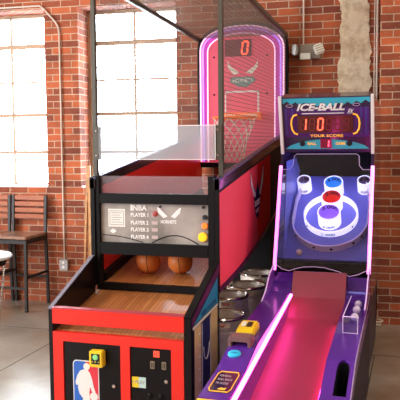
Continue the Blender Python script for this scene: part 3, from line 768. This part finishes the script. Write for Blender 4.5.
# target board
A = math.radians(40); BN = Vector((0, -math.sin(A), math.cos(A))); BT = Vector((0, math.cos(A), math.sin(A))); B0 = Vector((IC, 5.30, .86))
def bp(x, t_, n=0): return B0+Vector((x, 0, 0))+BT*t_+BN*n
g = G(); hw = (IR-IL)/2-.028
g.ext([bp(-hw, 0), bp(hw, 0), bp(hw, .93), bp(-hw, .93)], BN*-.02); tb_ = obj('target_board', g, M['board'], IB, label='blue violet sloped target board')
def ringwall(path, h, th, m_, nm_, parent, closed, lab=None):
    """wall standing on the board along a path of (x,t)"""
    q = G(); n = len(path); vs = []; fs = []
    for i, (x, t_) in enumerate(path):
        a = path[(i-1) % n] if closed or i else path[i]; b = path[(i+1) % n] if closed or i < n-1 else path[i]
        d = Vector((b[0]-a[0], b[1]-a[1])).normalized(); nx, nt2 = d.y*th/2, -d.x*th/2
        vs += [bp(x+nx, t_+nt2, .0005), bp(x+nx, t_+nt2, h), bp(x-nx, t_-nt2, h), bp(x-nx, t_-nt2, .0005)]
    for i in range(n if closed else n-1):
        j = (i+1) % n
        for k in range(4): fs.append((4*i+k, 4*i+(k+1) % 4, 4*j+(k+1) % 4, 4*j+k))
    q.add(vs, fs); q.smooth = True
    return obj(nm_, q, m_, parent, label=lab)
def circ(cx, ct, r, a0=0, a1=2*PI, n=48, end=False):
    return [(cx+r*math.cos(a0+(a1-a0)*i/n), ct+r*math.sin(a0+(a1-a0)*i/n)) for i in range(n+(1 if end else 0))]
R2 = .292; oc = .375
outer = [(-R2+.035, .80), (-R2, .60)]+circ(0, oc, R2, PI, 2*PI, 32, True)+[(R2, .60), (R2-.035, .80)]
og = ringwall(outer, .062, .012, M['ringm'], 'outer_ring', tb_, False)
g = G()
for a in (-2.55, -1.9, -1.45, -.85, -.55):
    c = bp(R2*math.cos(a)*1.02, oc+R2*math.sin(a)*1.02, .032); d = Vector((math.cos(a), 0, 0))+BT*math.sin(a)
    g.lathe([(.011, 0), (.011, .004)], c+d*.001, d, 10)
obj('ring_bolt', g, M['hole'], og)
ir = ringwall(circ(0, .445, .208), .056, .012, M['ringlit'], 'inner_ring', tb_, True)
g = G()
for a in (-2.5, -.6):
    c = bp(.214*math.cos(a), .445+.214*math.sin(a), .03); d = Vector((math.cos(a), 0, 0))+BT*math.sin(a)
    g.lathe([(.009, 0), (.009, .004)], c+d*.001, d, 10)
obj('ring_bolt', g, M['hole'], ir)
def wrap_text(s, cx, ct, r, n0, h, wd, m_, parent, nm_, a0=-PI/2, inside=False, bold=.0008):
    q = text_g(s, h/.72, fit=wd, bold=bold); out = []
    for v in q.v:
        u = v.x-wd/2
        if inside:
            a = PI/2-u/r; rad = r-.0016-v.z
        else:
            a = a0+u/r; rad = r+.0016+v.z
        out.append(bp(cx+rad*math.cos(a), ct+rad*math.sin(a), n0+v.y))
    q.v = out; return obj(nm_, q, m_, parent)
wrap_text('1.000', 0, .445, .214, .012, .028, .105, M['nbablue'], ir, 'ring_lettering')
def cup(cx, ct, r, h, mo, mi, s_in, s_out, lab, tcol):
    c = ringwall(circ(cx, ct, r, n=36), h, .010, mo, 'scoring_cup', tb_, True, lab)
    q = G(); n = 36
    vs = [bp(cx+(r-.0055)*math.cos(2*PI*i/n), ct+(r-.0055)*math.sin(2*PI*i/n), hh) for hh in (.004, h-.001) for i in range(n)]
    q.add(vs, [(i, (i+1) % n, n+(i+1) % n, n+i) for i in range(n)]+[tuple(range(n))]); q.smooth = True
    obj('cup_lining', q, mi, c)
    if s_in: wrap_text(s_in, cx, ct, r-.006, h-.044, .034, r*1.6, tcol, c, 'cup_lettering', inside=True, bold=.0012)
    if s_out: wrap_text(s_out, cx, ct, r+.0052, .018, .026, r*1.15, M['nbablue'] if r > .06 else M['hole'], c, 'cup_lettering')
cup(-.005, .395, .085, .118, M['ringlit'], M['cupvio'], '3.000', '3.000', 'white cup lined violet, lowest in the ring', M['hpurple'])
cup(0, .565, .078, .118, M['ringlit'], M['cupred'], '2.000', None, 'white cup lined red, middle one', M['hpurple'])
cup(0, .735, .073, .118, M['ringlit'], M['cupblue'], '5.000', None, 'white cup lined bright blue, top middle', M['navy'])
cup(-.245, .765, .052, .115, M['ringlit'], M['cuppink'], '10.000', '10.000', 'white cup in upper left corner', M['hole'])
cup(.245, .765, .052, .115, M['ringlit'], M['cuppink'], '10.000', '10.000', 'white cup in upper right corner', M['hole'])
g = G(); c = bp(-.205, .045, .0245); g.sphere(c, .024, 18, 10)
tag(obj('roller_ball', g, mat('ivory_ball', (.85, .68, .48), .35)), 'small ivory ball resting at the lower left of the ring target board', 'ball')
# shield outline
def shield_z(y): return y
SH = .006
def sp2(x, z):   # point in the slanted shield plane
    y = 5.0+(z-.82)*.28/.75-.012
    return Vector((x, y, z))
a_, b_ = IL+.022, IR-.022
top = [sp2(a_, 1.545), sp2(a_+.055, 1.545), sp2(a_+.08, 1.575), sp2(a_+.085, 1.645), sp2(a_+.105, 1.66), sp2(b_-.105, 1.66), sp2(b_-.085, 1.645), sp2(b_-.08, 1.575), sp2(b_-.055, 1.545), sp2(b_, 1.545)]
bot = [sp2(b_, .845), sp2(b_-.06, .815), sp2(b_-.12, .80), sp2(b_-.20, .83), sp2(b_-.30, .852), sp2(IC-.05, .855), sp2(a_+.20, .85), sp2(a_+.14, .835), sp2(a_+.10, .82), sp2(a_+.05, .83), sp2(a_, .86)]
g = G(); n_ = Vector((0, -.936, .35))*.005; g.ext(top+bot, n_); sh = obj('clear_shield', g, M['shield'], IB)
for e_ in (top, bot):
    g = G(); g.tube(e_, .0022, 5); obj('shield_edge', g, M['shieldedge'], sh)
# header
hA = Vector((0, -.13, .41)).normalized(); hX = Vector((1, 0, 0)); hO = Vector((IL, 5.343, 1.672)); hN = hX.cross(hA)
def hp_(x, u, d=0): return hO+hX*x+hA*u+hN*d       # x across 0..0.695, u up 0..0.425
HW = IR-IL; HU = .428
def hpoly(pts, d0, d1, m_, nm_, parent, lab=None, bev=0):
    q = G(); q.ext([hp_(x, u, d0) for x, u in pts], hN*(d1-d0)); return obj(nm_, q, m_, parent, bev, label=lab)
def rect(x0, x1, u0, u1): return [(x0, u0), (x1, u0), (x1, u1), (x0, u1)]
hd = hpoly(rect(.022, HW-.022, 0, HU), -.12, 0, M['hdark'], 'marquee', IB, 'dark marquee with blue top, red digits and title')
hpoly(rect(.036, HW-.036, .12, .345), .0004, .001, M['hpurple'], 'purple_field', hd)
# jagged teal skyline
sk = [(.030, HU-.008), (.030, .372)]
for i in range(21): sk.append((.030+i*(HW-.06)/20, .365+(.022 if i % 2 else 0)+.03*abs(i-10)/10-.015))
sk += [(HW-.030, HU-.008)]
hpoly(sk, .0012, .002, M['teal'], 'skyline', hd)
for x in (.05, .098, .60, .635): hpoly(rect(x, x+.004, .14, .35), .0012, .0018, mat('thin_blue', (.03, .12, .5), .4), 'thin_line', hd)
# bottom teal arch
ar = [(.036, .028)]+[(.036+(HW-.072)*i/18, .028+.075*math.sin(PI*i/18)**.6) for i in range(19)]+[(HW-.036, .028)]
hpoly(ar, .0012, .002, M['teal'], 'lower_arch', hd)
def htext(s, x, u, h, wd, m_, sh=0, bo=.001, nm_='lettering', d=.0022):
    q = text_g(s, h/.72, fit=wd, shear=sh, bold=bo, depth=.002); place(q, hp_(x, u, d), hX, hA); return obj(nm_, q, m_, hd)
def htitle(s, x, u, h, wd):
    htext(s, x-.003, u-.004, h+.006, wd+.006, M['navy'], .30, .004, 'title_shadow', .0022)
    htext(s, x, u, h, wd, M['txtwhite'], .30, .0028, 'title', .0042)
htitle('ICE-BALL', .132, .328, .052, .355)
hpoly([(.17, .301), (.48, .301), (.483, .308), (.172, .308)], .0042, .006, M['txtwhite'], 'title_bar', hd)
htext('FX', .505, .300, .034, .048, M['txtwhite'], .5, .001, 'title', .0042)
for x in (.055, .545):
    q = G(); q.tube([hp_(x+.025+.025*math.cos(a), .365+.010*math.sin(a), .003) for a in [2*PI*i/16 for i in range(16)]], .002, 5, closed=True); obj('cloud_mark', q, M['cuppink'], hd)
# score display
dsp = hpoly(rect(.135, .545, .155, .290), .0012, .006, M['display'], 'score_display', hd)
for i, ch in enumerate('180888'):
    x = .158+i*.063
    if i == 1: x = .158+.063
    c_ = {0: '1', 2: '0'}.get(i)
    def sd(ch_, m_, tt, lb):
        q = seg_digit(0, 0, .036, .088, ch_, 0, tt, .10)
        q.v = [hp_(x+v.x, .178+v.z, .0085-v.y*.5+(.001 if lb else 0)) for v in q.v]; return obj('display_digit', q, m_, dsp, label=lb)
    sd('8', M['segoff'], .008, None)
    if c_: sd(c_, M['segon'], .011, 'lit red digit')
# amber brackets
for sx in (-1, 1):
    q = G(); cxm = .34
    pts = [hp_(cxm+sx*(.205), .298, .008), hp_(cxm+sx*.232, .290, .008), hp_(cxm+sx*.247, .262, .008), hp_(cxm+sx*.252, .225, .008), hp_(cxm+sx*.247, .185, .008), hp_(cxm+sx*.230, .155, .008), hp_(cxm+sx*.205, .145, .008)]
    q.tube(pts, .0065, 7); obj('amber_bracket', q, M['amber'], hd)
htext('YOUR SCORE', .225, .122, .020, .245, M['amber'], 0, .0005, 'lettering', .0025)
bd_ = hpoly(rect(.300, .385, .035, .108), .002, .007, mat('small_display', (.25, .01, .04), .15, coat=.5), 'ball_display', hd)
q = seg_digit(0, 0, .022, .050, '1', 0, .009, .1); q.v = [hp_(.338+v.x, .046+v.z, .009-v.y*.5) for v in q.v]; obj('display_digit', q, M['seghot'], bd_, label='lit red one')
q = seg_digit(0, 0, .022, .050, '8', 0, .006, .1); q.v = [hp_(.338+v.x, .046+v.z, .0085-v.y*.5) for v in q.v]; obj('display_digit', q, M['segoff'], bd_)
htext('BALL', .205, .060, .022, .065, M['amber'], 0, .0006, 'lettering', .0025); htext('GAME', .415, .060, .022, .07, M['amber'], 0, .0006, 'lettering', .0025)
for x in (.165, .515):
    q = G(); q.lathe([(.021, 0), (.021, .006), (.014, .009)], hp_(x, .072, .002), hN, 20); obj('speaker_dot', q, M['hole'], hd)
# light strip under the marquee, inside the head
g = G(); g.box(IL+.08, IR-.08, 5.50, 5.52, 1.70, 1.712); obj('light_strip', g, M['led'], IB)
# side wings of the cabinet beside the ramp (curved purple guards)
for sx, x0 in ((-1, IL), (1, IR-.012)):
    g = G(); g.prism([(4.55, .66), (4.72, .72), (4.83, .80), (4.92, .83), (5.03, .86), (5.06, .70), (5.06, .6), (4.55, .6)], x0, x0+.012)
    gd = obj('corner_guard', g, mat('guard_purple', (.22, .05, .40), .2, coat=.6), IB)
    g = G(); cx = x0+.006; g.tube([(cx, 4.55, .668), (cx, 4.72, .728), (cx, 4.83, .808), (cx, 4.92, .838), (cx, 5.02, .868)], .004, 6); obj('guard_edge', g, M['shieldedge'], gd)
# clear ball tray on right rail
g = G()
g.box(-.405, -.400, 4.22, 4.80, .60, .70); g.box(-.405, -.315, 4.22, 4.225, .60, .70)
ct_ = obj('clear_stop', g, clear('clear_stop_plastic', (.85, .88, 1), .15), IB)
g = G(); g.tube([(-.402, 4.80, .70), (-.402, 4.22, .70), (-.402, 4.22, .60), (-.315, 4.22, .60), (-.315, 4.22, .70), (-.402, 4.22, .70)], .0028, 5); obj('stop_edge', g, M['shieldedge'], ct_)
for y_, z_ in ((4.74, .66), (4.60, .655), (4.44, .645)):
    g = G(); g.sphere((-.35, y_, z_), .026, 14, 8); obj('clear_knob', g, mat('milky_knob', (.75, .72, .9), .15, coat=.5), ct_)
# console on the left rail
def ctop(y): return .525+(y-3.04)*.0952 if y < 3.46 else .565+(y-3.46)*.2233
cs_ = []
def tile(x0, x1, y0, y1, d, m_, nm_, parent, lab=None, r=0):
    q = G(); z0 = ctop(y0); z1 = ctop(y1)
    q.ext([(x0, y0, z0+.0005), (x1, y0, z0+.0005), (x1, y1, z1+.0005), (x0, y1, z1+.0005)], (0, 0, d)); return obj(nm_, q, m_, parent, label=lab)
dc = tile(-.955, -.845, 3.19, 3.44, .0012, M['hdark'], 'instruction_decal', rl, 'black instruction decal with amber outline')
q = G(); pts = [(-.945, 3.20), (-.955, 3.23), (-.955, 3.40), (-.945, 3.43), (-.855, 3.43), (-.845, 3.40), (-.845, 3.23), (-.855, 3.20)]
q.tube([(x, y, ctop(y)+.003) for x, y in pts], .0028, 6, closed=True); obj('amber_outline', q, M['amber'], dc)
for k, (s_, wd) in enumerate((('ICE-BALL', .06), ('ROLL BALLS', .075), ('TO SCORE', .065))):
    q = text_g(s_, .03, fit=wd); place(q, (-.94, 3.375-.045*k, ctop(3.375-.045*k)+.002), (1, 0, 0), (0, 1, .095)); obj('decal_lettering', q, M['txtdull'], dc)
q = G(); q.prism([(-.91, 3.225), (-.895, 3.245), (-.885, 3.235), (-.87, 3.245), (-.875, 3.22)], ctop(3.24)+.001, ctop(3.24)+.004, 'z'); obj('decal_mark', q, M['amber'], dc)
nb = Vector((0, -.218, .976))
bt = G(); bt.lathe([(.036, 0), (.036, .006), (.030, .010)], (-.925, 3.62, ctop(3.62)+.001), nb, 28); bo = obj('start_button', bt, M['bluebtn'], rl, label='round light blue start button')
q = text_g('START', .014, fit=.035); place(q, (-.943, 3.612, ctop(3.612)+.0115), (1, 0, 0), (0, .976, .218)); obj('button_lettering', q, M['navy'], bo)
# grey bracket and yellow reader on the rail
zb = ctop(3.74)
g = G(); g.prism([(-.985, zb-.02), (-.985, zb+.035), (-.972, zb+.048), (-.862, zb+.048), (-.849, zb+.035), (-.849, zb-.02), (-.872, zb-.02), (-.872, zb+.018), (-.962, zb+.018), (-.962, zb-.02)], 3.70, 3.79, 'y'); obj('bracket', g, M['bracket'], rl, .004, label='grey brown bracket')
zy = .632
g = G(); g.prism([(3.85, zy+.0), (3.855, zy+.045), (4.00, zy+.066), (4.02, zy+.01)], -.975, -.868, 'x'); yr = obj('card_reader', g, M['yellow'], rl, .010, label='yellow card reader')
g = G(); g.ext([(-.925, 3.895, zy+.0525), (-.895, 3.895, zy+.0525), (-.895, 3.965, zy+.0625), (-.925, 3.965, zy+.0625)], (0, 0, .002)); obj('reader_slot', g, M['seam'], yr)
g = G(); g.ext([(-.958, 3.90, zy+.053), (-.932, 3.90, zy+.053), (-.932, 3.965, zy+.0625), (-.958, 3.965, zy+.0625)], (0, 0, .002)); obj('reader_label', g, M['paper'], yr)
# console front
g = G(); g.box(IL+.002, IL+.158, 3.110, 3.122, .508, .530); obj('orange_strip', g, M['yellowb'], rl, .003)
disc((-.865, 3.12, .455), .045, .006, M['yellow'], rl, 'caution_disc')
# right rail bright edge
g = G(); g.tube([(IR-.002, y_, z_+.001) for y_, z_ in rprof[1:7]], .0035, 6); obj('edge_strip', g, mat('edge_silver', (.6, .5, .75), .3, .5), rrr)
g = G()
for x in (IL+.08, IR-.08):
    for y in (3.25, 6.1): g.lathe([(.03, 0), (.03, .03)], (x, y, 0), (0, 0, 1), 14)
obj('levelling_foot', g, M['matte'], IB)

# ------------------------------------------------------------------ kegs
def make_keg(x, y, label, r=.200, h=.59):
    t = thing('beer_keg', label, 'keg', (x, y, 0), 'steel kegs between the two arcade games')
    c = (x, y, 0)
    g = G(); g.lathe([(r*.86, 0), (r*.94, .01), (r*.95, .06), (r*.98, .09), (r, .14), (r, h/2-.03), (r*1.012, h/2-.012), (r*1.012, h/2+.012), (r, h/2+.03), (r, h-.14), (r*.97, h-.09), (r*.80, h-.065), (.03, h-.055)], c, n=40)
    obj('body', g, M['keg'], t)
    # top chime: ring with a thickness and two oval hand holes
    q = G(); q.smooth = True; n = 48; hs = [h-.085, h-.055, h-.02, h]; vs = []; fs = []
    for rr2 in (r*.95, r*.92):
        for z in hs:
            for k in range(n): a = 2*PI*k/n; vs.append((x+rr2*math.cos(a), y+rr2*math.sin(a), z))
    for s_ in range(2):
        for i in range(3):
            for k in range(n):
                if i == 1 and k % 16 in (4, 5, 6, 7, 8): continue
                b0 = s_*4*n; fs.append((b0+i*n+k, b0+i*n+(k+1) % n, b0+(i+1)*n+(k+1) % n, b0+(i+1)*n+k))
    q.add(vs, fs); obj('chime', q, M['keg'], t)
    q = G(); q.tube([(x+r*.935*math.cos(2*PI*k/40), y+r*.935*math.sin(2*PI*k/40), h) for k in range(40)], .012, 7, closed=True); obj('chime_roll', q, M['chrome'], t)
    q = G(); q.lathe([(.042, h-.06), (.042, h-.045), (.030, h-.040), (.030, h-.03), (.012, h-.03)], c, n=20); obj('valve', q, M['kegd'], t)
    q = G(); q.box(x-.03, x+.045, y-.10, y-.055, h-.066, h-.052); obj('paper_tag', q, mat('red_white_tag', (.7, .3, .25), .6), t)
    return t
make_keg(-1.27, 4.61, 'steel keg nearest the camera, its open rim behind the yellow card reader', .17, .56)
make_keg(-1.36, 5.10, 'steel keg partly hidden by the basketball game post, second from the front', .17)
make_keg(-1.30, 5.50, 'steel keg with a wide open rim, third from the front between the games', .17)
make_keg(-1.32, 6.05, 'shaded steel keg at the back of the row between the two games', .17)

# ------------------------------------------------------------------ bar chairs
def make_chair(x0, x1, label):
    """x0..x1 back width, back against wall at Y 6.78, front at 6.38"""
    yb, yf = 6.77, 6.34
    t = thing('bar_chair', label, 'chair', ((x0+x1)/2, (yb+yf)/2, 0), 'wooden slat bar chairs at the window wall')
    D = M['darkmetal']
    for x in (x0, x1):
        g = G(); g.bar((x, yb+.03, 1.195), (x, yb, .76), .032, .028); g.bar((x, yb, .78), (x, yb+.03, 0), .032, .028); obj('back_post', g, D, t, .003)
        g = G(); g.bar((x, yf+.02, .75), (x, yf, 0), .032, .032); obj('leg', g, D, t, .003)
    for z in (1.165, 1.098, 1.030, .962):
        g = G(); yy = yb+(z-.76)*.069; g.box(x0+.018, x1-.018, yy-.01, yy+.01, z-.024, z+.024); obj('back_slat', g, M['slat'], t, .003)
    g = G(); g.box(x0-.018, x1+.018, yf-.01, yb-.016, .765, .795); obj('seat', g, M['seatwood'], t, .006)
    g = G()
    for x in (x0, x1): g.bar((x, yf+.02, .735), (x, yb, .735), .022, .04)
    g.bar((x0, yf+.02, .735), (x1, yf+.02, .735), .022, .04); g.bar((x0, yb, .735), (x1, yb, .735), .022, .04)
    obj('seat_frame', g, D, t)
    for a, b in (((x0, yf, .25), (x1, yf, .25)), ((x0, yf, .36), (x0, yb+.02, .36)), ((x1, yf, .36), (x1, yb+.02, .36)), ((x0, yb+.02, .30), (x1, yb+.02, .30))):
        g = G(); g.bar(a, b, .018, .025); obj('stretcher', g, D, t)
    return t
make_chair(-4.255, -3.855, 'bar chair with orange brown slats, right one of the pair under the window')
make_chair(-4.715, -4.305, 'bar chair with orange brown slats, left one cut by the picture edge')

# round white table at left edge
t = thing('round_table', 'white topped table on slanted steel legs at the left edge of the picture', 'table', (-3.83, 5.50, 0))
g = G(); g.lathe([(.01, .755), (.285, .755), (.300, .768), (.300, .782), (.29, .79), (.01, .79)], (-3.83, 5.50, -.05), n=48); obj('tabletop', g, M['white'], t)
g = G(); g.lathe([(.24, .70), (.255, .754)], (-3.83, 5.50, -.055), n=40); obj('apron', g, M['matte'], t)
for k in range(4):
    a = PI/4+k*PI/2+.25
    g = G(); g.tube([(-3.83+.265*math.cos(a), 5.50+.265*math.sin(a), .702), (-3.83+.17*math.cos(a), 5.50+.17*math.sin(a), .0)], .011); obj('leg', g, M['chrome'], t)

# folded wooden easel against the pier
t = thing('folded_easel', 'folded tall wooden easel leaning on the brick pier behind the basketball game', 'easel', tuple(W(-1.30, -.1, 0)))
for a, b, wd in (((-1.275, -.03, 1.52), (-1.325, -.09, .02), .026), ((-1.262, -.03, 1.52), (-1.225, -.09, .02), .036), ((-1.27, -.02, 1.42), (-1.275, -.06, .02), .022)):
    g = G(); g.bar(W(*a), W(*b), wd, .02, up=tuple(WN)); obj('leg', g, M['stick'], t, .003)
g = G(); g.bar(W(-1.325, -.10, .30), W(-1.225, -.10, .30), .03, .018); obj('crossbar', g, M['matte'], t)

# ------------------------------------------------------------------ odds and ends at the right wall base
g = G(); g.tube([W(1.72+.07*math.cos(a)*(1+.03*a), -.34+.05*math.sin(a), .012+.004*a) for a in [i*.35 for i in range(40)]], .006, 6)
g.tube([W(1.66, -.34, .02), W(1.60, -.25, .02), W(1.66, -.12, .10), W(1.70, -.06, .30)], .006, 6)
tag(obj('extension_cord', g, M['cord']), 'pale extension cord coiled on the floor at the foot of the brick pilaster', 'cord')
t = thing('power_adapter', 'green plug adapter on the brick wall just right of the bowling game', 'plug', tuple(W(1.69, -.02, .36)))
obj('adapter_body', wbox(1.640, 1.705, -.055, -.001, .32, .43), M['greenp'], t, .01)
obj('socket_plate', wbox(1.635, 1.71, -.012, -.0005, .24, .315), M['galv'], t, .004)

# ------------------------------------------------------------------ light
wd = bpy.data.worlds.new('world'); scn.world = wd; wd.use_nodes = True
bg = wd.node_tree.nodes['Background']; bg.inputs['Color'].default_value = (.84, .925, 1, 1); bg.inputs['Strength'].default_value = 28.0
def area(name, loc, rot, sx, sy, power, col=(1, 1, 1), portal=False, spread=None):
    l = bpy.data.lights.new(name, 'AREA'); l.shape = 'RECTANGLE'; l.size = sx; l.size_y = sy; l.energy = power; l.color = col
    if spread: l.spread = spread
    o = bpy.data.objects.new(name, l); COL.objects.link(o); o.location = loc; o.rotation_euler = rot
    if portal: l.cycles.is_portal = True
    return o
for s in (-2.305, -.825):
    p = W(s, .36, 2.24); area('daylight_portal', p, (PI/2, 0, WA), 1.09, 1.93, 1, portal=True).rotation_euler = (-PI/2, 0, WA)
for y in (-1.8, 1.0, 3.8):
    area('daylight_portal', (-6.75, y, 2.25), (0, -PI/2, 0), 2.5, 1.6, 1, portal=True)
for x, y in ((-4.6, 1.0), (-2.7, -0.8), (1.0, .2), (-2.6, 1.8), (1.3, 6.1), (-4.2, 4.6), (2.6, 5.4)):
    area('ceiling_lamp', (x, y, 4.22), (0, 0, 0), .6, .6, 38, (1, .84, .70))

area('side_fill', (3.5, 4.2, 2.7), (0, PI/2, 0), 1.0, 1.8, 32, (1, .86, .74))  # added fill from the right, no fixture; brightens the red side panel
area('side_fill', (3.5, 1.2, 2.7), (0, PI/2, 0), 1.0, 1.8, 25, (1, .86, .74))  # second added fill, nearer the camera
vs_ = scn.view_settings; vs_.view_transform = 'Standard'; vs_.look = 'None'; vs_.gamma = 1; vs_.use_curve_mapping = False; vs_.exposure = 0.12
for o in list(bpy.data.objects):
    if 'org' in o: del o['org']
